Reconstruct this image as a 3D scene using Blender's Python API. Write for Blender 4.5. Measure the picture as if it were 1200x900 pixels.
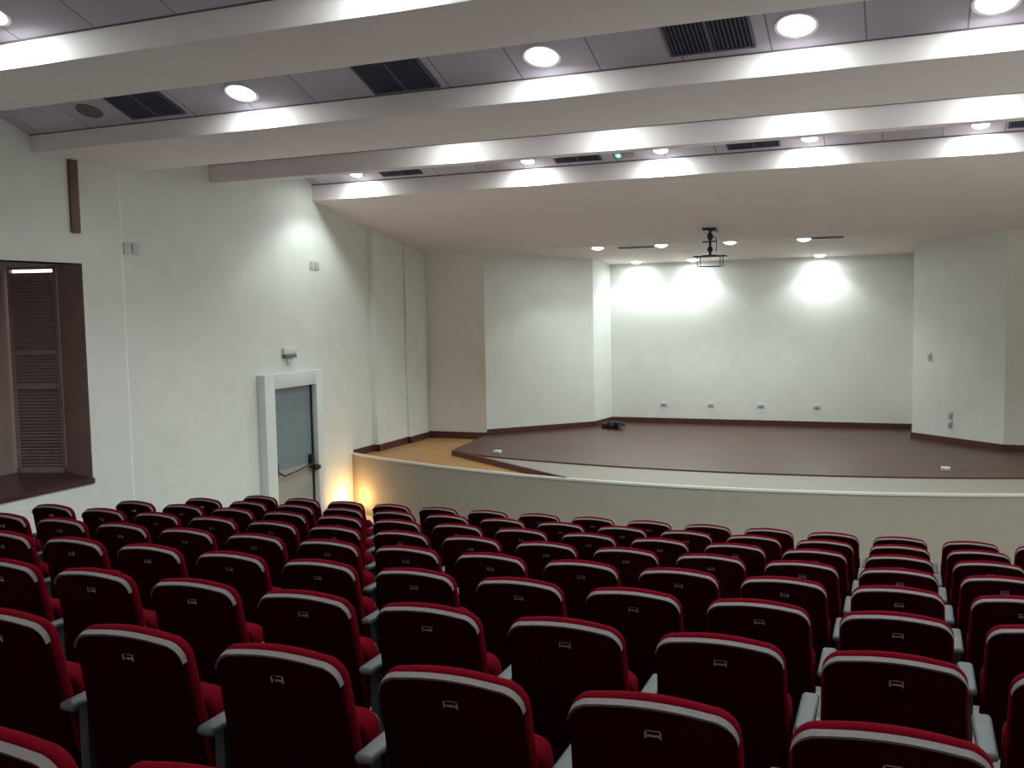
import bpy, bmesh, math, random
from mathutils import Vector, Matrix
random.seed(4)
for o in list(bpy.data.objects): bpy.data.objects.remove(o)
SC = bpy.context.scene; COL = SC.collection
PI = math.pi

# ------------------------------------------------------------------ camera, world, exposure
yaw, pitch, roll, FPX = -.3835, -.0766, -.0191, 1145.0
fw = Vector((math.sin(yaw)*math.cos(pitch), math.cos(yaw)*math.cos(pitch), math.sin(pitch)))
r0 = Vector((math.cos(yaw), -math.sin(yaw), 0)); u0 = r0.cross(fw)
rt = math.cos(roll)*r0 + math.sin(roll)*u0; up = -math.sin(roll)*r0 + math.cos(roll)*u0
cam = bpy.data.objects.new('camera', bpy.data.cameras.new('camera')); COL.objects.link(cam)
cam.matrix_world = Matrix(((rt.x, up.x, -fw.x, 0), (rt.y, up.y, -fw.y, 0), (rt.z, up.z, -fw.z, 0), (0, 0, 0, 1)))
cam.data.sensor_width = 36; cam.data.lens = 36*FPX/1200; cam.data.clip_start = .05
SC.camera = cam
w = bpy.data.worlds.new('world'); SC.world = w; w.use_nodes = True
w.node_tree.nodes['Background'].inputs[0].default_value = (1, .93, .86, 1)
w.node_tree.nodes['Background'].inputs[1].default_value = 1.6
SC.view_settings.view_transform = 'Standard'; SC.view_settings.look = 'None'
SC.view_settings.gamma = 1; SC.view_settings.use_curve_mapping = False
SC.view_settings.exposure = 0.70
HALL_W = 50.0; HALL_A = 7.0       # downlights over the seats
STAGE_W = 25.0      # downlights over the stage
CONE = math.radians(126)
LAMP_COL = (.88, 1.0, .98)

# ------------------------------------------------------------------ materials
def mat(name, col, rough=.6, metal=0, spec=.5, noise=0, nscale=30, bump=0, emis=None, es=0, coat=0):
    m = bpy.data.materials.new(name); m.use_nodes = True; nt = m.node_tree; b = nt.nodes['Principled BSDF']
    b.inputs['Base Color'].default_value = (*col, 1); b.inputs['Roughness'].default_value = rough
    b.inputs['Metallic'].default_value = metal; b.inputs['Specular IOR Level'].default_value = spec
    b.inputs['Coat Weight'].default_value = coat
    if noise or bump:
        tc = nt.nodes.new('ShaderNodeTexCoord'); n = nt.nodes.new('ShaderNodeTexNoise')
        n.inputs['Scale'].default_value = nscale; n.inputs['Detail'].default_value = 5
        nt.links.new(tc.outputs['Object'], n.inputs['Vector'])
        if noise:
            mp = nt.nodes.new('ShaderNodeMapRange'); mp.inputs[1].default_value = .3; mp.inputs[2].default_value = .7
            mp.inputs[3].default_value = 1-noise; mp.inputs[4].default_value = 1+noise
            nt.links.new(n.outputs['Fac'], mp.inputs[0])
            mx = nt.nodes.new('ShaderNodeVectorMath'); mx.operation = 'SCALE'; mx.inputs[0].default_value = col
            nt.links.new(mp.outputs[0], mx.inputs['Scale']); nt.links.new(mx.outputs[0], b.inputs['Base Color'])
        if bump:
            bp = nt.nodes.new('ShaderNodeBump'); bp.inputs['Strength'].default_value = bump; bp.inputs['Distance'].default_value = .01
            nt.links.new(n.outputs['Fac'], bp.inputs['Height']); nt.links.new(bp.outputs[0], b.inputs['Normal'])
    if emis: b.inputs['Emission Color'].default_value = (*emis, 1); b.inputs['Emission Strength'].default_value = es
    return m

def plank_mat(name, c1, c2, rough, ang=0, w_=.12, l_=1.4, coat=0):
    m = bpy.data.materials.new(name); m.use_nodes = True; nt = m.node_tree; b = nt.nodes['Principled BSDF']; L = nt.links.new
    tc = nt.nodes.new('ShaderNodeTexCoord'); mp = nt.nodes.new('ShaderNodeMapping'); mp.inputs['Rotation'].default_value = (0, 0, ang)
    br = nt.nodes.new('ShaderNodeTexBrick'); br.inputs['Scale'].default_value = 1; br.inputs['Brick Width'].default_value = l_
    br.inputs['Row Height'].default_value = w_; br.inputs['Mortar Size'].default_value = .0025; br.inputs['Bias'].default_value = 0
    br.inputs['Color1'].default_value = (*c1, 1); br.inputs['Color2'].default_value = (*c2, 1)
    br.inputs['Mortar'].default_value = (*[x*.45 for x in c1], 1)
    n = nt.nodes.new('ShaderNodeTexNoise'); n.inputs['Scale'].default_value = 9; n.inputs['Detail'].default_value = 6
    st = nt.nodes.new('ShaderNodeMapping'); st.inputs['Scale'].default_value = (.4, 6, 1); st.inputs['Rotation'].default_value = (0, 0, ang)
    mx = nt.nodes.new('ShaderNodeMix'); mx.data_type = 'RGBA'; mx.blend_type = 'MULTIPLY'; mx.inputs[0].default_value = .35
    L(tc.outputs['Object'], mp.inputs[0]); L(mp.outputs[0], br.inputs['Vector']); L(tc.outputs['Object'], st.inputs[0]); L(st.outputs[0], n.inputs['Vector'])
    L(br.outputs['Color'], mx.inputs[6]); L(n.outputs['Fac'], mx.inputs[7]); L(mx.outputs[2], b.inputs['Base Color'])
    b.inputs['Roughness'].default_value = rough; b.inputs['Coat Weight'].default_value = coat; b.inputs['Coat Roughness'].default_value = .2
    return m

def tile_mat(name, col, pitch=.632, off=-.74, seam=.012):
    m = bpy.data.materials.new(name); m.use_nodes = True; nt = m.node_tree; b = nt.nodes['Principled BSDF']; L = nt.links.new
    tc = nt.nodes.new('ShaderNodeTexCoord'); sp = nt.nodes.new('ShaderNodeSeparateXYZ'); L(tc.outputs['Object'], sp.inputs[0])
    a = nt.nodes.new('ShaderNodeMath'); a.operation = 'SUBTRACT'; a.inputs[1].default_value = -7.86; L(sp.outputs[0], a.inputs[0])
    d = nt.nodes.new('ShaderNodeMath'); d.operation = 'DIVIDE'; d.inputs[1].default_value = pitch; L(a.outputs[0], d.inputs[0])
    f = nt.nodes.new('ShaderNodeMath'); f.operation = 'FRACT'; L(d.outputs[0], f.inputs[0])
    l = nt.nodes.new('ShaderNodeMath'); l.operation = 'LESS_THAN'; l.inputs[1].default_value = seam/pitch; L(f.outputs[0], l.inputs[0])
    fl = nt.nodes.new('ShaderNodeMath'); fl.operation = 'FLOOR'; L(d.outputs[0], fl.inputs[0])
    wn = nt.nodes.new('ShaderNodeTexWhiteNoise'); wn.noise_dimensions = '1D'; L(fl.outputs[0], wn.inputs['W'])
    mr = nt.nodes.new('ShaderNodeMapRange'); mr.inputs[3].default_value = .9; mr.inputs[4].default_value = 1.08; L(wn.outputs['Value'], mr.inputs[0])
    vm = nt.nodes.new('ShaderNodeVectorMath'); vm.operation = 'SCALE'; vm.inputs[0].default_value = col; L(mr.outputs[0], vm.inputs['Scale'])
    mx = nt.nodes.new('ShaderNodeMix'); mx.data_type = 'RGBA'; L(l.outputs[0], mx.inputs[0]); L(vm.outputs[0], mx.inputs[6])
    mx.inputs[7].default_value = (*[c*.4 for c in col], 1); L(mx.outputs[2], b.inputs['Base Color'])
    b.inputs['Roughness'].default_value = .8
    return m

M = dict(
    wall=mat('wall_paint', (.74, .745, .70), .85, noise=.03, nscale=3),
    alcove=mat('alcove_paint', (.82, .80, .74), .85, noise=.03, nscale=3),
    beam=mat('beam_paint', (.86, .775, .775), .7, noise=.02, nscale=2),
    slope=mat('soffit_paint', (.82, .735, .71), .8, noise=.02, nscale=2),
    tile=tile_mat('ceiling_tile', (.54, .475, .56)),
    shadow=mat('joint_shade', (.12, .10, .11), .9),  # dark tone painting the shade in the ceiling joints
    floor=mat('floor_tile', (.5, .46, .43), .6, noise=.3, nscale=80, bump=.2),
    carpet=mat('tread_carpet', (.17, .145, .14), .95, noise=.2, nscale=60),
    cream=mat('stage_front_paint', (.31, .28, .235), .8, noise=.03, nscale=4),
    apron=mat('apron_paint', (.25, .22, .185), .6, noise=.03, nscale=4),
    nosing=mat('nosing_white', (.6, .59, .56), .4),
    wood=plank_mat('stage_planks_dark', (.085, .038, .030), (.115, .052, .042), .38, 0, .12, 1.8, 0),
    parquet=plank_mat('parquet_orange', (.48, .24, .085), (.56, .29, .11), .45, .4, .10, .6),
    base=mat('baseboard_wood', (.085, .03, .025), .4, noise=.2, nscale=20),
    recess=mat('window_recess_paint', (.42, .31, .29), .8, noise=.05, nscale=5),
    sill=mat('sill_stone', (.07, .03, .028), .35, noise=.3, nscale=40),
    shutter=mat('shutter_metal', (.36, .29, .29), .55, noise=.1, nscale=15),
    duct=mat('duct_brown', (.13, .075, .06), .6),
    doorframe=mat('door_frame_paint', (.72, .74, .71), .6),
    doorgrey=mat('door_leaf_grey', (.20, .25, .265), .45, noise=.04, nscale=4),
    doorbeige=mat('door_leaf_beige', (.36, .34, .30), .5, noise=.04, nscale=4),
    black=mat('black_plastic', (.01, .01, .011), .45),
    dark=mat('dark_metal', (.018, .02, .024), .4, metal=.4),
    grille=mat('grille_dark', (.09, .09, .15), .5),
    grillebk=mat('grille_back', (.03, .03, .05), .9),
    white=mat('white_plastic', (.7, .7, .68), .4),
    plate=mat('wall_plate_grey', (.58, .59, .57), .4),
    lens=mat('lamp_lens', (.9, .9, .9), .4, emis=(.93, 1, 1), es=7),
    lensoff=mat('unlit_lens', (.13, .105, .11), .5),
    warmlens=mat('warm_lens', (.9, .7, .4), .4, emis=(1, .55, .18), es=10),
    green=mat('green_indicator', (.02, .3, .15), .4, emis=(.05, .9, .45), es=1.6),
    chrome=mat('chrome_clip', (.34, .30, .28), .3, metal=1),
    shell=mat('chair_shell_fabric', (.013, .0003, .0006), .9, spec=.01, noise=.25, nscale=140),
    trim=mat('chair_edge_highlight', (.10, .075, .075), .7, noise=.15, nscale=90),  # lighter grey painting the highlight on the dark chair-back rim
    red=mat('chair_red_fabric', (.09, .0008, .005), .9, spec=.03, noise=.15, nscale=150, bump=.15),
    pad=mat('armrest_grey', (.045, .045, .05), .55),
    frame=mat('chair_frame_black', (.008, .008, .009), .5),
)

# ------------------------------------------------------------------ mesh helpers
def box(bm, x0, x1, y0, y1, z0, z1, mx=None):
    v = [bm.verts.new(Vector((x, y, z))) for x in (x0, x1) for y in (y0, y1) for z in (z0, z1)]
    for f in ((0, 1, 3, 2), (4, 6, 7, 5), (0, 4, 5, 1), (2, 3, 7, 6), (0, 2, 6, 4), (1, 5, 7, 3)):
        bm.faces.new([v[i] for i in f])
    if mx is not None:
        for q in v: q.co = mx @ q.co
    return v
def prism(bm, pts, z0, z1):
    """vertical prism over an xy polygon"""
    a = [bm.verts.new((x, y, z0)) for x, y in pts]; b = [bm.verts.new((x, y, z1)) for x, y in pts]; n = len(pts)
    bm.faces.new(a[::-1]); bm.faces.new(b)
    for i in range(n): bm.faces.new((a[i], a[(i+1) % n], b[(i+1) % n], b[i]))
def prism_x(bm, pts, x0, x1):
    """prism along x over a yz polygon"""
    a = [bm.verts.new((x0, y, z)) for y, z in pts]; b = [bm.verts.new((x1, y, z)) for y, z in pts]; n = len(pts)
    bm.faces.new(a); bm.faces.new(b[::-1])
    for i in range(n): bm.faces.new((a[i], b[i], b[(i+1) % n], a[(i+1) % n]))
def tube(bm, pts, r, seg=8, closed=False):
    pts = [Vector(p) for p in pts]; n = len(pts); rings = []
    for i, p in enumerate(pts):
        if closed: t = pts[(i+1) % n]-pts[i-1]
        else: t = pts[min(i+1, n-1)]-pts[max(i-1, 0)]
        t.normalize(); a = t.cross(Vector((0, 0, 1)))
        if a.length < .05: a = t.cross(Vector((0, 1, 0)))
        a.normalize(); b = t.cross(a)
        rings.append([bm.verts.new(p + a*math.cos(2*PI*k/seg)*r + b*math.sin(2*PI*k/seg)*r) for k in range(seg)])
    m = n if closed else n-1
    for i in range(m):
        A, B = rings[i], rings[(i+1) % n]
        for k in range(seg): bm.faces.new((A[k], A[(k+1) % seg], B[(k+1) % seg], B[k]))
    if not closed: bm.faces.new(rings[0][::-1]); bm.faces.new(rings[-1])
def lathe(bm, prof, seg=32, mx=None):
    """profile of (r, z)"""
    rings = []
    for r, z in prof:
        rings.append([bm.verts.new((r*math.cos(2*PI*k/seg), r*math.sin(2*PI*k/seg), z)) for k in range(seg)] if r > 1e-6 else [bm.verts.new((0, 0, z))])
    for A, B in zip(rings, rings[1:]):
        for k in range(seg):
            q = [A[k % len(A)], A[(k+1) % seg % len(A)], B[(k+1) % seg % len(B)], B[k % len(B)]]
            q = list(dict.fromkeys(q))
            if len(q) > 2: bm.faces.new(q)
    if mx is not None:
        for rr in rings:
            for q in rr: q.co = mx @ q.co
def obj(name, bm, m, parent=None, bevel=0, smooth=False, seg=2):
    bmesh.ops.recalc_face_normals(bm, faces=bm.faces)
    me = bpy.data.meshes.new(name); bm.to_mesh(me); bm.free(); me.materials.append(M[m] if isinstance(m, str) else m)
    o = bpy.data.objects.new(name, me); COL.objects.link(o)
    if parent: o.parent = parent
    if bevel:
        b = o.modifiers.new('bevel', 'BEVEL'); b.width = bevel; b.segments = seg; b.limit_method = 'ANGLE'; b.angle_limit = math.radians(35)
    if smooth or bevel:
        for p in me.polygons: p.use_smooth = True
        if bevel or smooth:
            try: me.shade_smooth()
            except Exception: pass
        es = o.modifiers.new('split', 'EDGE_SPLIT'); es.split_angle = math.radians(40)
    return o
def struct(name, bm, m, bevel=0):
    o = obj(name, bm, m, bevel=bevel); o['kind'] = 'structure'; return o
def tag(o, label, cat, group=None):
    o['label'] = label; o['category'] = cat
    if group: o['group'] = group
    return o
def thing(name, label, cat, loc=(0, 0, 0), rot=(0, 0, 0), group=None):
    o = bpy.data.objects.new(name, None); COL.objects.link(o); o.location = loc; o.rotation_euler = rot
    o.empty_display_size = .1
    return tag(o, label, cat, group)
def nb(): return bmesh.new()
def copy_tree(o, parent=None):
    c = o.copy(); COL.objects.link(c)
    if parent is not None: c.parent = parent
    for ch in o.children:
        if ch.name in SC.objects: copy_tree(ch, c)
    return c

# ------------------------------------------------------------------ room shell
XL, XR = -8.0, 3.4
REAR = -3.2
ROWP, ROWD = .956, .1525
Y0, ZT0, BACKH = 1.36, -.84, .955
def rowy(i): return Y0 + ROWP*i
def rowz(i): return ZT0 - ROWD*i - BACKH - .006 + (.014 if i == 0 else 0)
FRONTZ = -3.12
# stepped floor: the treads rise away from the stage
b = nb()
b_prof = [(REAR, FRONTZ-.3)]
ys = []
for i in range(-4, 9):
    ys.append((rowy(i)-.36, rowy(i)+ROWP-.36, rowz(i)))
prof = [(REAR-.1, -3.5), (REAR-.1, ys[0][2])]
for a, c, z in ys:
    prof += [(a if prof[-1][0] < a else prof[-1][0], z), (c, z)]
prof += [(ys[-1][1], FRONTZ), (13.3, FRONTZ), (13.3, -3.5)]
pp = []
for p in prof:
    if not pp or (abs(pp[-1][0]-p[0]) > 1e-5 or abs(pp[-1][1]-p[1]) > 1e-5): pp.append(p)
prism_x(b, pp, XL-.2, XR+.2)
struct('floor', b, 'floor')
b = nb()
for a, c, z in ys: box(b, -7.25, 2.9, a, c, z, z+.006)
struct('trim_4', b, 'carpet')

# left wall with the window recess
WZ0, WZ1, WY0, WY1 = -1.71, .56, 5.5, 7.87
b = nb(); T = .25
box(b, XL-T, XL, REAR-.2, WY0, -3.5, 3.2)
box(b, XL-T, XL, WY0, WY1, WZ1, 3.2)
box(b, XL-T, XL, WY0, WY1, -3.5, WZ0)
prism(b, [(XL-T, 8.0), (XL, 7.8705), (XL, 8.43), (XL-T, 8.43)], -3.5, 3.2)
box(b, XL-T, XL, 8.43, 13.75, -3.5, 3.2)
box(b, XL-T, XL+.10, 13.75, 14.75, -3.5, 2.6)
box(b, XL-T, XL+.14, 14.75, 15.6, -3.5, 2.6)
struct('wall_left', b, 'wall')
b = nb(); box(b, XL, XL+.002, 8.43, 8.455, FRONTZ, 1.62); struct('crease_highlight', b, mat('crease_highlight_paint', (.88, .89, .86), .8))  # paler strip painted in for light catching the wall crease
# recess walls
b = nb()
prism(b, [(-8.001, 7.867), (-8.6, 8.10), (-8.6, 8.35), (-8.252, 8.35), (-8.252, 7.99), (-8.10, 7.915)], WZ0-.01, WZ1+.01)      # jamb
prism(b, [(-9.15, 7.93), (-9.02, 5.3), (-9.25, 5.3), (-9.38, 7.93)], WZ0-.15, WZ1+.15)      # outer side
box(b, -9.1, XL-T+.001, 5.25, 5.5, WZ0-.15, WZ1+.15)
prism(b, [(-8.004, 5.49), (-8.004, 7.869), (-8.6, 8.2), (-9.3, 8.0), (-9.3, 5.3)], WZ1, WZ1+.15)
struct('wall_window_recess', b, 'recess')
b = nb()
prism(b, [(-7.985, 5.45), (-7.985, 7.87), (-8.0, 7.90), (-8.62, 8.16), (-9.2, 7.98), (-9.05, 5.45)], WZ0-.05, WZ0+.004)
struct('trim_1', b, 'sill')
# shutter window set between jamb and outer side
win = bpy.data.objects.new('window_1', None); COL.objects.link(win); win['kind'] = 'structure'
P0 = Vector((-9.15, 7.93, 0)); P1 = Vector((-8.6, 8.10, 0)); wd = (P1-P0).length
win.location = P0 + (P1-P0)*.03; win.rotation_euler = (0, 0, math.atan2(P1.y-P0.y, P1.x-P0.x))
b = nb()
box(b, 0, .035, -.03, .03, WZ0, WZ1-.002); box(b, wd-.05, wd-.02, -.03, .03, WZ0, WZ1-.002)
box(b, .0, wd-.02, -.03, .03, WZ0, WZ0+.06)
box(b, .035, wd-.05, -.03, .03, WZ1-.13, WZ1-.065)
box(b, .0, wd-.02, -.03, .03, WZ1-.03, WZ1-.002)
box(b, .035, wd-.05, -.03, .03, -.78, -.72); box(b, .035, wd-.05, -.03, .03, -.40, -.35)
obj('window_frame', b, 'shutter', win)
b = nb(); z = WZ0+.07
while z < WZ1-.13:
    box(b, .035, wd-.05, -.006, .006, -.024, .024, Matrix.Translation((0, 0, z)) @ Matrix.Rotation(math.radians(35), 4, 'X')); z += .036
obj('louvre', b, 'shutter', win)
b = nb(); box(b, .01, wd-.03, .035, .045, WZ0+.01, WZ1-.10)
obj('backing_sheet', b, 'black', win)

# other walls
def wall_seg(bm, p, q, z0, z1, t=.2):
    p = Vector((*p, 0)); q = Vector((*q, 0)); d = (q-p).normalized(); n = Vector((-d.y, d.x, 0))   # n points out of the room when p->q runs left to right
    prism(bm, [(p.x, p.y), (q.x, q.y), (q.x+n.x*t, q.y+n.y*t), (p.x+n.x*t, p.y+n.y*t)], z0, z1)
ALC = [(-7.86, 15.52), (-6.75, 15.52), (-5.28, 17.10), (-5.18, 17.9), (.13, 17.9), (.115, 16.75), (1.33, 15.6), (3.4, 15.55)]
ZB, ZTOP = -2.6, 1.4
for nm, i, m in (('wall_alcove_left', 0, 'alcove'), ('wall_angled_left', 1, 'wall'), ('wall_recess_left', 2, 'wall'), ('wall_front', 3, 'wall'),
                 ('wall_recess_right', 4, 'wall'), ('wall_angled_right', 5, 'wall'), ('wall_alcove_right', 6, 'alcove')):
    b = nb(); wall_seg(b, ALC[i], ALC[i+1], ZB, ZTOP); struct(nm, b, m)
b = nb(); box(b, XR, XR+.2, REAR-.2, 15.9, -3.5, 3.2); struct('wall_right', b, 'wall')
b = nb(); box(b, XL-.2, XR+.2, REAR-.3, REAR-.1, -3.5, 3.4); struct('wall_rear', b, 'wall')

# ceiling: sawtooth bays between beams, then the long soffit and the low stage ceiling
def bay(y0, y1, z1, s=.35):   # y1 = face of the beam on the stage side
    bm = nb(); z0 = z1 + s*(y1-y0)
    prism_x(bm, [(y0, z0), (y1, z1), (y1, z1+.1), (y0, z0+.1)], XL-.2, XR+.2); return bm
BAYS = [(-3.2, -.11, 1.79), (.81, 2.36, 1.79), (3.28, 4.83, 1.79), (5.75, 7.30, 1.79), (8.77, 9.97, 1.84), (10.15, 12.25, 1.84)]
b = nb()
for y0, y1, z1 in BAYS:
    s = .35; z0 = z1+s*(y1-y0)
    prism_x(b, [(y0, z0), (y1, z1), (y1, z1+.1), (y0, z0+.1)], XL-.2, XR+.2)
struct('ceiling', b, 'tile')
b = nb()
prism_x(b, [(12.25, 1.90), (12.25, 1.62), (15.5, 1.0), (15.5, 1.15), (12.6, 1.95)], XL-.2, XR+.2)
prism_x(b, [(15.5, 1.0), (18.1, .783), (18.1, 1.0), (15.5, 1.15)], XL-.2, XR+.2)
struct('ceiling_stage_soffit', b, 'slope')
for y0, y1 in ((-.11, .81), (2.36, 3.28), (4.83, 5.75), (7.30, 8.77), (9.97, 10.15)):
    b = nb(); box(b, XL-.02, XR+.02, y0, y1, 1.62, 2.75); struct('ceiling_beam', b, 'beam', bevel=.008)
b = nb(); box(b, XL-.02, XR+.02, 12.235, 12.25, 1.62, 1.85); struct('ceiling_beam', b, 'beam')
b = nb(); box(b, XL-.3, XR+.3, REAR-.3, 12.6, 2.75, 2.85); struct('ceiling_roof_slab', b, 'beam')
b = nb()  # thin dark strips drawn in for the shadow gap above each beam face
for y, z in ((4.83, 1.79), (7.30, 1.79), (9.97, 1.84), (12.235, 1.84), (2.36, 1.79)):
    box(b, XL, XR, y-.012, y, z-.004, z+.012)
struct('shadow_gap_strip', b, 'shadow')

# ------------------------------------------------------------------ stage
SZ = -2.2
def arc(cx, cy, R, xa, xb, n=48):
    return [(xa+(xb-xa)*k/n, cy-math.sqrt(R*R-(xa+(xb-xa)*k/n-cx)**2)) for k in range(n+1)]
FA = (-2.3, 24.0, 12.3); PA = (-2.3, 25.82, 13.0)
SL = XL+.002
stage = thing('stage', 'low curved stage with cream front and dark plank floor across the room', 'stage', (-2.3, 14.5, FRONTZ))
def st(name, bm, m, **k):
    o = obj(name, bm, m, **k); o.parent = stage; o.matrix_parent_inverse = Matrix.Translation((2.3, -14.5, -FRONTZ)); return o
out = arc(*FA, SL, XR-.004); inn = arc(FA[0], FA[1], FA[2]-.10, SL, XR-.004)
b = nb(); prism(b, out+inn[::-1], FRONTZ, SZ-.015); st('front_panel', b, 'cream', smooth=True)
out2 = arc(FA[0], FA[1], FA[2]+.012, SL, XR-.004); inn2 = arc(FA[0], FA[1], FA[2]-.035, SL, XR-.004)
b = nb(); prism(b, out2+inn2[::-1], SZ-.015, SZ+.012); st('nosing', b, 'nosing', smooth=True)
# apron: painted strip between nosing and planks, right of the diagonal edge
DX0, DY0, DX1, DY1 = -6.52, 13.69, -4.05, 11.86
apr_front = arc(FA[0], FA[1], FA[2]-.035, DX1, XR-.004)
apr_back = arc(*PA, -5.93, XR-.004)
b = nb(); prism(b, apr_front + apr_back[::-1], SZ-.3, SZ); st('apron', b, 'apron')
# plank platform
pl = arc(*PA, -5.95, XR-.004)
plat = pl + [(XR-.004, 15.53), (1.32, 15.575), (.105, 16.73), (.118, 17.88), (-5.165, 17.88), (-5.265, 17.08), (-6.735, 15.49), (-6.52, 13.69)]
b = nb(); prism(b, plat, SZ-.3, SZ+.018); st('plank_platform', b, 'wood')
e0 = arc(*PA, -5.95, XR-.004); e1 = arc(PA[0], PA[1], PA[2]+.02, -5.95, XR-.004)
b = nb(); prism(b, e1+e0[::-1], SZ-.1, SZ+.021); st('platform_edge', b, 'base')
# lower parquet corner
b = nb(); lf = arc(FA[0], FA[1], FA[2]-.035, SL, DX1, 24)
prism(b, lf + [(-6.52, 13.69), (-6.735, 15.49), (-7.85, 15.49), (-7.85, 14.74), (-7.89, 14.74), (-7.89, 13.74), (SL, 13.74)], SZ-.3, SZ-.06); st('parquet_corner', b, 'parquet')
b = nb(); prism(b, [(DX0, DY0), (DX1, DY1), (DX1-.035, DY1-.02), (DX0-.03, DY0-.03)], SZ-.08, SZ+.022)
prism(b, [(DX0, DY0), (-6.735, 15.49), (-6.765, 15.49), (DX0-.03, DY0-.03)], SZ-.08, SZ+.022); st('step_edge', b, 'base')

# baseboards
def baseb(name, p, q, z0=SZ, h=.10, m='base', t=.02):
    p = Vector((*p, 0)); q = Vector((*q, 0)); d = (q-p).normalized(); n = Vector((d.y, -d.x, 0))
    bm = nb(); prism(bm, [(p.x, p.y), (q.x, q.y), (q.x+n.x*t, q.y+n.y*t), (p.x+n.x*t, p.y+n.y*t)], z0, z0+h); struct(name, bm, m)
for nm, i in (('baseboard_alcove_left', 0), ('baseboard_angled_left', 1), ('baseboard_recess_left', 2), ('baseboard_front', 3), ('baseboard_recess_right', 4), ('baseboard_angled_right', 5), ('baseboard_alcove_right', 6)):
    baseb(nm, ALC[i], ALC[i+1], SZ+(.018 if i else -.06), .10 if i else .12)
b = nb(); zb = SZ-.06
box(b, XL+.001, XL+.021, 13.14, 13.75, zb, zb+.11); box(b, XL+.10, XL+.12, 13.73, 14.75, zb, zb+.11); box(b, XL+.14, XL+.16, 14.73, 15.5, zb, zb+.11)
box(b, XL+.001, XL+.12, 13.73, 13.75, zb, zb+.11); box(b, XL+.10, XL+.16, 14.73, 14.75, zb, zb+.11); struct('baseboard_left', b, 'base')

# brown cable duct on the left wall
b = nb(); box(b, XL, XL+.035, 7.74, 7.85, .87, 1.62)
o = tag(obj('cable_duct', b, 'duct', bevel=.004), 'brown upright cable duct between the first whole beam and window', 'duct')

# ------------------------------------------------------------------ emergency door
door = bpy.data.objects.new('door_1', None); COL.objects.link(door); door['kind'] = 'structure'; door.location = (XL+.001, 11.5, FRONTZ)
H = -FRONTZ-1.02
b = nb()
box(b, 0, .13, -.75, -.53, 0, H+.20); box(b, 0, .13, .47, .64, 0, H+.20); box(b, 0, .13, -.53, .47, H, H+.20)
obj('door_frame', b, 'doorframe', door, bevel=.006)
lz = -2.16-FRONTZ
b = nb(); box(b, .0, .03, -.53, .44, lz, H); obj('door_leaf', b, 'doorgrey', door)
b = nb(); box(b, .0, .03, -.53, .44, .01, lz); obj('lower_panel', b, 'doorbeige', door)
b = nb(); box(b, .0, .05, .44, .47, 0, H); obj('door_jamb', b, 'black', door)
b = nb()
tube(b, [(.10, -.34, lz-.075), (.11, 0, lz-.045), (.10, .36, lz+.0)], .014)
tube(b, [(.10, -.34, lz-.075), (.07, -.46, lz-.0)], .014)
pb = obj('panic_bar', b, 'frame', door, smooth=True)
b = nb(); box(b, .03, .09, -.50, -.44, lz-.07, lz+.11); box(b, .03, .10, .34, .41, lz-.07, lz+.13); box(b, .06, .13, .38, .52, lz-.11, lz-.03)
obj('bar_housing', b, 'black', door, bevel=.01)

# emergency light above the door
el = thing('emergency_light', 'small white emergency light above the grey side door', 'light', (XL+.001, 11.48, -.60))
b = nb(); box(b, 0, .05, -.14, .14, .03, .12); obj('housing', b, 'white', el, bevel=.006)
b = nb(); box(b, .0, .06, -.13, .13, -.02, .03); obj('lamp_strip', b, mat('smoked_strip', (.16, .17, .17), .3), el, bevel=.004)
b = nb(); box(b, 0, .02, -.03, .03, -.12, -.02); obj('test_bracket', b, 'plate', el, bevel=.004)

# paired wall plates
def plates(name, label, y, z, w_, h_, gap, x=XL+.001, n=2):
    t = thing(name, label, 'wall plate', (x, y, z), group='pale plates high on the left wall')
    for k in range(n):
        bm = nb(); yy = (k-(n-1)/2)*(w_+gap)
        box(bm, 0, .018, yy-w_/2, yy+w_/2, -h_/2, h_/2); obj('cover', bm, 'plate', t, bevel=.004)
        bm = nb()
        for r in range(4): box(bm, .017, .022, yy-w_*.32, yy+w_*.32, -h_*.36+r*h_*.2, -h_*.36+r*h_*.2+h_*.07)
        obj('slot', bm, 'plate', t)
plates('wall_plate', 'pale pair of wall plates right of the brown duct', 8.58, .75, .10, .13, .03)
plates('wall_plate', 'pale pair of wall plates high above the grey door', 12.21, .69, .10, .12, .03)

# outlets
def outlet(name, label, loc, ang, w_=.12, h_=.075, cat='outlet', group=None, horizontal=True):
    t = thing(name, label, cat, loc, (0, 0, ang), group)
    bm = nb(); box(bm, -w_/2, w_/2, -.012, 0, -h_/2, h_/2); obj('cover', bm, 'plate', t, bevel=.003)
    bm = nb(); box(bm, -w_*.28, w_*.28, -.02, -.011, -h_*.25, h_*.25); obj('socket', bm, mat('socket_grey', (.42, .43, .42), .4) if 'sock' not in M else 'sock', t, bevel=.002)
    return t
M['sock'] = mat('socket_grey', (.42, .43, .42), .4)
names = ['leftmost of the four white outlets low on the stage back wall', 'second from left of the four outlets low on the stage back wall',
         'third from left of the four outlets low on the stage back wall', 'rightmost of the four white outlets low on the stage back wall']
for lb, x in zip(names, (-4.17, -3.3, -2.4, -1.44)):
    outlet('wall_outlet', lb, (x, 17.898, -1.82), 0, group='outlets on the stage back wall')
A, B = Vector((.115, 16.75)), Vector((1.33, 15.6)); ang = math.atan2(B.y-A.y, B.x-A.x)
def on_ang(x): t = (x-A.x)/(B.x-A.x); return A.x+(B.x-A.x)*t+.0, A.y+(B.y-A.y)*t
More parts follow.
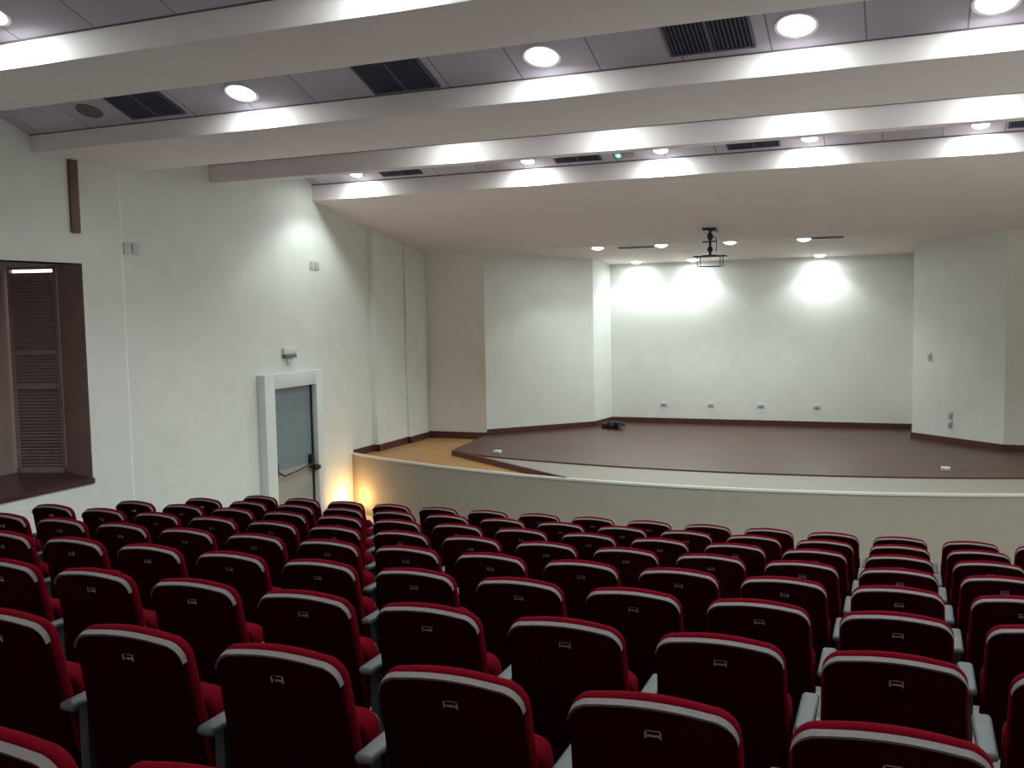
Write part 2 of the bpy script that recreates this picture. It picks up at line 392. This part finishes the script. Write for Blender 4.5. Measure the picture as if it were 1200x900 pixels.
for nm, lb, x, z, w_, h_ in (('light_switch', 'small light switch at mid height on the right angled stage wall', .355, -.86, .075, .12),
                             ('wall_outlet', 'upper of two stacked outlets low on the right angled stage wall', .65, -1.74, .075, .11),
                             ('wall_outlet', 'lower of two stacked outlets low on the right angled stage wall', .65, -1.88, .075, .11)):
    px, py = on_ang(x); outlet(nm, lb, (px-.003, py-.003, z), ang, w_, h_, cat='switch' if 'switch' in nm else 'outlet')
for lb, x, y in (('white floor outlet near the diagonal edge, left part of the stage', -5.75, 13.60), ('white floor outlet on the planks below the right angled wall', .50, 13.68)):
    t = thing('floor_outlet', lb, 'outlet', (x, y, SZ+.018), group='floor outlets on the stage')
    b = nb(); box(b, -.055, .055, -.05, .05, 0, .04); obj('cover', b, 'white', t, bevel=.006)
    b = nb(); box(b, -.045, -.01, -.054, -.048, .012, .038); box(b, .01, .045, -.054, -.048, .012, .038); obj('socket', b, 'sock', t)

# cables heap in the back left corner of the stage
t = thing('cable_heap', 'tangled black cables and box on the back left stage corner', 'cable', (-4.90, 16.95, SZ+.022))
b = nb(); rr = random.Random(3)
for k in range(5):
    pts = []; ph = rr.random()*6; R1 = .09+.03*rr.random(); cx = -.10+.16*rr.random()
    for q in range(24):
        a = ph+q*2*PI/24; pts.append((cx+R1*1.5*math.cos(a), .05*rr.random()+R1*math.sin(a), .016+.018*k+.02*rr.random()))
    tube(b, pts, .012, 6, closed=True)
obj('cable', b, 'black', t, smooth=True)
b = nb(); box(b, -.17, -.02, -.10, .02, .0, .09); box(b, .0, .12, -.06, .03, 0, .12); obj('junction_box', b, 'black', t, bevel=.008)
b = nb(); tube(b, [(.0, -.14, .012), (.0, -.30, .012), (.24, -.30, .012), (.24, -.30, .10), (.22, -.12, .10), (.05, -.10, .10)], .009, 6); obj('wire_loop', b, 'dark', t, smooth=True)

# ------------------------------------------------------------------ lamps
def make_light(name, energy, parent, loc, tilt, stage_lamp=False):
    l = bpy.data.lights.new(name, 'SPOT'); l.energy = energy; l.spot_size = CONE; l.spot_blend = .45; l.shadow_soft_size = .07; l.color = LAMP_COL
    o = bpy.data.objects.new(name, l); COL.objects.link(o); o.parent = parent; o.location = loc; o.rotation_euler = (-tilt, 0, 0)
    a = bpy.data.lights.new(name, 'AREA'); a.shape = 'DISK'; a.size = .18; a.energy = energy*HALL_A/HALL_W*(1.4 if stage_lamp else 1); a.color = LAMP_COL
    o2 = bpy.data.objects.new(name, a); COL.objects.link(o2); o2.parent = parent; o2.location = (loc[0], loc[1], loc[2]-.005); o2.rotation_euler = (-tilt, 0, 0); return o
def downlight(x, y, z, label, group, tilt=math.atan(.35), r=.12, energy=HALL_W, lit=True, name='ceiling_downlight', bulge=.02):
    t = thing(name, label, 'ceiling light', (x, y, z), (-tilt, 0, 0), group)
    b = nb(); lathe(b, [(r*.80, 0), (r*.82, -.006), (r*.95, -.010), (r, -.004), (r, .03), (r*.80, .03)]); obj('trim_ring', b, 'white' if lit else 'lensoff', t, smooth=True)
    b = nb(); lathe(b, [(0, -.004-bulge), (r*.3, -.004-bulge*.9), (r*.6, -.004-bulge*.55), (r*.82, -.004), (r*.82, .02)]); obj('lens', b, 'lens' if lit else 'lensoff', t, smooth=True)
    if lit: make_light('bulb', energy, t, (0, 0, -.03-bulge), -tilt, bulge > .03)
    return t
def bayz(y, yf, zf): return zf+.35*(yf-y)
g = 'round downlights between the ceiling beams'
loc5 = ['leftmost', 'second from left', 'third from left', 'fourth from left', 'rightmost']
for k, x in enumerate((-5.28, -2.55, -.71, .51)):
    w4 = ['leftmost', 'second from left', 'third from left', 'rightmost'][k]
    downlight(x, 7.04, bayz(7.04, 7.3, 1.79), '%s of the four large glaring round downlights in the near ceiling bay' % w4, g, r=.15)
for k, x in enumerate((-7.14, -4.58, -2.82, -1.06, .74)):
    downlight(x, 12.03, bayz(12.03, 12.25, 1.84), '%s of the five small round downlights in the far ceiling bay' % loc5[k], g, r=.105, energy=HALL_W*(.85 if k == 0 else 1))
for o_, x in zip(loc5, (-4.61, -2.80, -.99, .68, 2.3)):
    downlight(x, 9.55, bayz(9.55, 9.97, 1.84), 'downlight hidden above the wide beam, throwing the %s glow on the thin beam' % o_, g)
for o_, x in zip(loc5, (-5.28, -2.61, -.71, .9, 2.4)):
    downlight(x, 4.57, bayz(4.57, 4.83, 1.79), 'downlight at the top edge, throwing the %s glow on the nearest beam' % o_, g)
for x in (2.3,):
    downlight(x, 7.04, bayz(7.04, 7.3, 1.79), 'round downlight beyond the right edge in the near bay', g)
    downlight(x, 12.03, bayz(12.03, 12.25, 1.84), 'round downlight beyond the right edge in the far bay', g, r=.105)
for y, yf, q in ((2.1, 2.36, 'directly over the nearest seats'), (-.37, -.11, 'over the rear of the hall')):
    for x, o_ in ((-5.28, 'left'), (-1.2, 'middle'), (1.4, 'right')): downlight(x, y, bayz(y, yf, 1.79), 'round downlight out of view %s, %s of three' % (q, o_), g, energy=HALL_W*(1.8 if y > 2 and x < -5 else 1))
downlight(-6.96, 7.03, bayz(7.03, 7.3, 1.79), 'unlit dark round ceiling fitting left of the dark vent', g, lit=False, name='unlit_downlight', bulge=.002)
def stz(y): return 1.0-.0833*(y-15.5)
ts = math.atan(.0833); gs = 'downlights in the low stage ceiling'
for lb, x in zip(('leftmost front downlight in the stage ceiling, beside a slot vent', 'front stage downlight between the left vent and projector bracket', 'front stage downlight right beside the projector bracket', 'rightmost front stage downlight, at the end of a slot vent'), (-4.75, -3.68, -2.58, -1.46)):
    downlight(x, 15.68, stz(15.68), lb, gs, tilt=ts, r=.12, energy=STAGE_W*1.25, bulge=.035)
for lb, x in zip(('leftmost rear stage downlight close to the white back wall', 'rear stage downlight seen behind the projector bracket', 'rightmost rear stage downlight close to the white back wall'), (-4.60, -3.56, -1.38)):
    downlight(x, 17.62, stz(17.62), lb, gs, tilt=ts, r=.12, energy=STAGE_W, bulge=.035)

# warm footlights at the stage corners
def footlight(x, y, label, e):
    t = thing('floor_uplight', label, 'floor light', (x, y, FRONTZ), group='warm floor uplights at the stage front corners')
    b = nb(); lathe(b, [(0, 0), (.08, 0), (.08, .02), (.05, .04), (.05, .12), (.075, .16), (.075, .19), (.06, .19), (.06, .17), (0, .17)]); obj('housing', b, 'dark', t, smooth=True)
    b = nb(); lathe(b, [(0, .185), (.03, .183), (.058, .176), (.058, .168), (0, .168)]); obj('lens', b, 'warmlens', t, smooth=True)
    l = bpy.data.lights.new('bulb', 'POINT'); l.energy = e; l.color = (1, .58, .22); l.shadow_soft_size = .05
    o = bpy.data.objects.new('bulb', l); COL.objects.link(o); o.parent = t; o.location = (0, 0, .25)
footlight(-7.79, 12.76, 'warm glowing floor uplight in the corner between door and stage', 8)
footlight(2.45, 12.45, 'warm floor uplight by the stage front beyond the right edge', 9)

# ------------------------------------------------------------------ ceiling vents
def vent(x0, x1, y0, y1, yf, zf, label, slats_x=True, s=.35, pitch_=.03, grp='dark vents between the ceiling beams', zfn=None):
    tilt = math.atan(s); yc = (y0+y1)/2; L = (y1-y0)/math.cos(tilt)/2; xc = (x0+x1)/2; W = (x1-x0)/2
    z = zfn(yc) if zfn else bayz(yc, yf, zf)
    t = thing('ceiling_vent', label, 'vent', (xc, yc, z), (-tilt, 0, 0), grp)
    b = nb(); box(b, -W, W, -L, L, -.004, .01); obj('backing', b, 'grillebk', t)
    f = .018
    b = nb(); box(b, -W, W, -L, -L+f, -.016, 0); box(b, -W, W, L-f, L, -.016, 0); box(b, -W, -W+f, -L+f, L-f, -.016, 0); box(b, W-f, W, -L+f, L-f, -.016, 0)
    obj('frame', b, 'grille', t)
    b = nb(); q = -W+f+.01
    if slats_x:
        while q < W-f-.01:
            box(b, q, q+.006, -L+f, L-f, -.014, -.004); q += pitch_
        box(b, -.012, .012, -L+f, L-f, -.017, -.004)
    else:
        q = -L+f+.008
        while q < L-f-.006: box(b, -W+f, W-f, q, q+.005, -.014, -.004); q += pitch_*.7
    obj('slats', b, 'grille', t)
vent(-6.63, -6.02, 6.60, 7.22, 7.3, 1.79, 'dark square ceiling vent, leftmost of three in the near bay')
vent(-4.10, -3.50, 6.62, 7.26, 7.3, 1.79, 'dark square ceiling vent, middle of three in the near bay')
vent(-1.61, -1.00, 6.58, 7.21, 7.3, 1.79, 'dark square ceiling vent, rightmost of three in the near bay')
for lb, x in (('leftmost small dark vent in the far ceiling bay', -6.77), ('small dark far-bay vent beside the green indicator', -4.22), ('small dark far-bay vent, third from left', -2.02), ('small dark far-bay vent at the right edge of view', 1.01)):
    vent(x, x+.62, 11.80, 12.14, 12.25, 1.84, lb, slats_x=True)
vent(-4.42, -3.82, 15.74, 15.84, 0, 0, 'thin slot vent in stage ceiling between the two left front downlights', False, .0833, .03, 'slot vents in the stage ceiling', stz)
vent(-1.34, -.88, 15.56, 15.66, 0, 0, 'thin slot vent in stage ceiling right of the rightmost front downlight', False, .0833, .03, 'slot vents in the stage ceiling', stz)

# green indicator unit
t = thing('indicator_unit', 'small grey ceiling unit with a green glowing indicator', 'indicator', (-3.30, 12.03, bayz(12.03, 12.25, 1.84)), (-math.atan(.35), 0, 0))
b = nb(); box(b, -.13, .13, -.08, .08, -.03, .0); obj('housing', b, mat('unit_grey', (.30, .25, .25), .5), t, bevel=.006)
b = nb(); box(b, -.09, -.03, -.035, .035, -.036, -.029); obj('indicator', b, 'green', t)
b = nb(); box(b, -.066, -.056, -.022, .022, -.039, -.035); box(b, -.056, -.042, .008, .016, -.039, -.035); box(b, -.056, -.042, -.02, -.012, -.039, -.035); obj('mark', b, 'lens', t)

# projector bracket
py = 14.8; pz = 1.62-.1908*(py-12.25)
t = thing('projector_bracket', 'empty black projector bracket hanging from the stage soffit', 'projector mount', (-2.73, py, pz))
b = nb(); box(b, -.10, .10, -.09, .09, -.03, .0, Matrix.Rotation(-math.atan(.1908), 4, 'X')); obj('ceiling_plate', b, 'dark', t, bevel=.005)
b = nb(); tube(b, [(0, 0, -.01), (0, 0, -.40)], .020, 12); lathe(b, [(0, -.26), (.03, -.26), (.045, -.30), (.03, -.34), (0, -.34)], 16); lathe(b, [(0, -.06), (.035, -.06), (.045, -.12), (.03, -.16), (0, -.16)], 16)
obj('pole', b, 'dark', t, smooth=True)
b = nb(); box(b, -.12, .10, -.012, .012, -.195, -.175); tube(b, [(.03, 0, -.10), (.09, 0, -.14), (.10, 0, -.22), (.085, 0, -.33)], .008, 6); obj('crossarm', b, 'dark', t, bevel=.003)
b = nb(); box(b, -.10, .11, -.10, .10, -.405, -.385); box(b, -.24, .24, -.02, .02, -.41, -.39); box(b, -.24, .24, -.13, -.11, -.41, -.395); box(b, -.24, .24, .11, .13, -.41, -.395); box(b, -.012, .012, -.13, .13, -.415, -.39); obj('support_plate', b, 'dark', t, bevel=.003)
b = nb(); c_ = [(-.17, -.12), (.17, -.12), (.17, .12), (-.17, .12)]
for x, y in c_: tube(b, [(x, y, -.40), (x, y, -.555)], .006, 6)
tube(b, [(x, y, -.555) for x, y in c_], .006, 6, closed=True); obj('cage', b, 'dark', t, smooth=True)

# ------------------------------------------------------------------ auditorium chairs
BW = .435          # width of the back
def rr_outline(w_, h_, r, crown, n=8, z0=0, tp=.09):
    """outline of a back panel, rounded top corners with a crowned top, (x, z)"""
    pts = [(-w_/2+.02, z0), (w_/2-.02, z0), (w_/2, z0+.05)]
    for k in range(n+1):
        a = k/n*PI/2; pts.append((w_/2-r+r*math.cos(a), h_-r+r*math.sin(a)-crown))
    for k in range(1, 8):
        u = 1-2*k/8; pts.append((u*(w_/2-r), h_-crown+crown*(1-u*u)))
    for k in range(n+1):
        a = PI/2+k/n*PI/2; pts.append((-w_/2+r+r*math.cos(a), h_-r+r*math.sin(a)-crown))
    pts.append((-w_/2, z0+.05)); return [(x*(1+tp*(1-z/h_)), z) for x, z in pts]
def slab(bm, pts, y0, y1, mx, bulge=0):
    a = [bm.verts.new(mx @ Vector((x, y0, z))) for x, z in pts]; b2 = [bm.verts.new(mx @ Vector((x, y1, z))) for x, z in pts]
    bm.faces.new(a); bm.faces.new(b2[::-1]); n = len(pts)
    for i in range(n): bm.faces.new((a[i], a[(i+1) % n], b2[(i+1) % n], b2[i]))
def make_chair():
    root = thing('auditorium_chair', 'chair', 'chair')
    LE = math.radians(11)
    hb = .60                                    # height of the back
    mx = Matrix.Translation((0, 0, BACKH)) @ Matrix.Rotation(LE, 4, 'X') @ Matrix.Translation((0, 0, -hb))
    b = nb(); slab(b, rr_outline(BW-.012, hb-.012, .062, .012), .0, .022, mx); obj('back_shell', b, 'shell', root, bevel=.005)
    b = nb()  # highlight along the back's top edge, modelled as a grey strip that tapers out
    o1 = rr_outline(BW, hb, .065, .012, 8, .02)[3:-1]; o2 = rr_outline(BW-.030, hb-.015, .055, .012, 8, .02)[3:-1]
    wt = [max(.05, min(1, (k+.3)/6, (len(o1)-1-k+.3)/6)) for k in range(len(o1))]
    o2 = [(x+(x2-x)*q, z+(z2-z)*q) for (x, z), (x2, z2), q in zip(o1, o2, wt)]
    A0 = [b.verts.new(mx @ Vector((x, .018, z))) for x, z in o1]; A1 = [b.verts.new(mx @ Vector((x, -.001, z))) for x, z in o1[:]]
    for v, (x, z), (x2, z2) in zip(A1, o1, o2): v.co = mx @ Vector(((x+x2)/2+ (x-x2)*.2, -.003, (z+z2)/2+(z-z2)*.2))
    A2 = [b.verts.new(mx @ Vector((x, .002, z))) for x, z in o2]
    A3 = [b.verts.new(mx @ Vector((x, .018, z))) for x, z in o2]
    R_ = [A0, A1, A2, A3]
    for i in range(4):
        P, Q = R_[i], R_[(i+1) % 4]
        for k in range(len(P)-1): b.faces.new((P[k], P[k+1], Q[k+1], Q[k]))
    obj('edge_highlight', b, 'trim', root, smooth=True)
    b = nb(); slab(b, rr_outline(BW+.004, hb+.006, .07, .014, 8, .06), .018, .060, mx); obj('back_cushion', b, 'red', root, bevel=.018, seg=3)
    # tip-up seat, folded upright
    ms = Matrix.Translation((0, .20, .44)) @ Matrix.Rotation(math.radians(14), 4, 'X')
    b = nb(); slab(b, rr_outline(.455, .30, .05, .006, tp=0), .0, .085, ms); obj('seat', b, 'red', root, bevel=.02, seg=3)
    b = nb(); slab(b, rr_outline(.43, .27, .05, .006, tp=0), .083, .105, ms); obj('seat_pan', b, 'frame', root, bevel=.004)
    b = nb(); box(b, -.235, .235, .13, .17, .40, .44); obj('cross_tube', b, 'frame', root, bevel=.006)
    # number clip
    b = nb(); mc = mx @ Matrix.Translation((.01, 0, hb-.075))
    box(b, -.019, .019, -.004, .001, -.011, -.004, mc); box(b, -.022, -.017, -.010, .001, -.012, .009, mc); box(b, .017, .022, -.010, .001, -.012, .009, mc)
    box(b, -.017, .017, -.003, .001, .004, .007, mc)
    o = obj('number_clip', b, 'chrome', root); o['label'] = 'small metal clip'
    return root
def add_arm(root, side):
    x = side*.28
    b = nb(); box(b, x-.032, x+.032, .02, .35, .655, .685)
    a = obj('armrest', b, 'pad', root, bevel=.014, seg=3)
    b = nb(); box(b, x-.02, x+.02, .09, .26, .03, .655); box(b, x-.028, x+.028, .04, .32, .0, .03); obj('leg', b, 'frame', root, bevel=.006)
proto = make_chair(); add_arm(proto, -1)
first = [True]
# first and last column seen from here, for each row counted from the back of the hall
SPAN = {8: (-12, 2), 7: (-12, 1), 6: (-12, 1), 5: (-12, 1), 4: (-12, 1), 3: (-9, 1), 2: (-7, 1), 1: (-5, 0), 0: (-3, -2)}
ordn = ['first', 'second', 'third', 'fourth', 'fifth', 'sixth', 'seventh', 'eighth', 'ninth', 'tenth', 'eleventh', 'twelfth', 'thirteenth', 'fourteenth', 'fifteenth']
rown = {8: 'row nearest the stage', 7: 'second row from the stage', 6: 'third row from the stage', 5: 'fourth row from the stage', 4: 'fifth row from the stage',
        3: 'fourth row up', 2: 'third row up', 1: 'large near row with number clips', 0: 'nearest row at the bottom left corner'}
made = []
for i in range(8, -1, -1):
    j0, j1 = SPAN[i]
    n = j1-j0+1
    for j in range(j0, j1+1):
        k = j-j0
        c = proto if first[0] else copy_tree(proto); first[0] = False
        c.location = (-.025+.56*j, rowy(i)-{0: .035}.get(i, 0), rowz(i)+.006); made.append((c, i, j))
        tone = 'bright red topped' if i <= 1 else 'dark red'
        if k == 0: w_ = 'leftmost'
        elif k == n-1: w_ = 'rightmost'
        elif k <= (n-1)/2: w_ = '%s from left' % ordn[k]
        else: w_ = '%s from right' % ordn[n-1-k]
        c['label'] = '%s theatre chair, %s in the %s' % (tone, w_, rown[i])
        c['group'] = 'theatre chairs in rows facing the stage'
for c, i, j in made:
    if j == SPAN[i][1]: add_arm(c, 1)
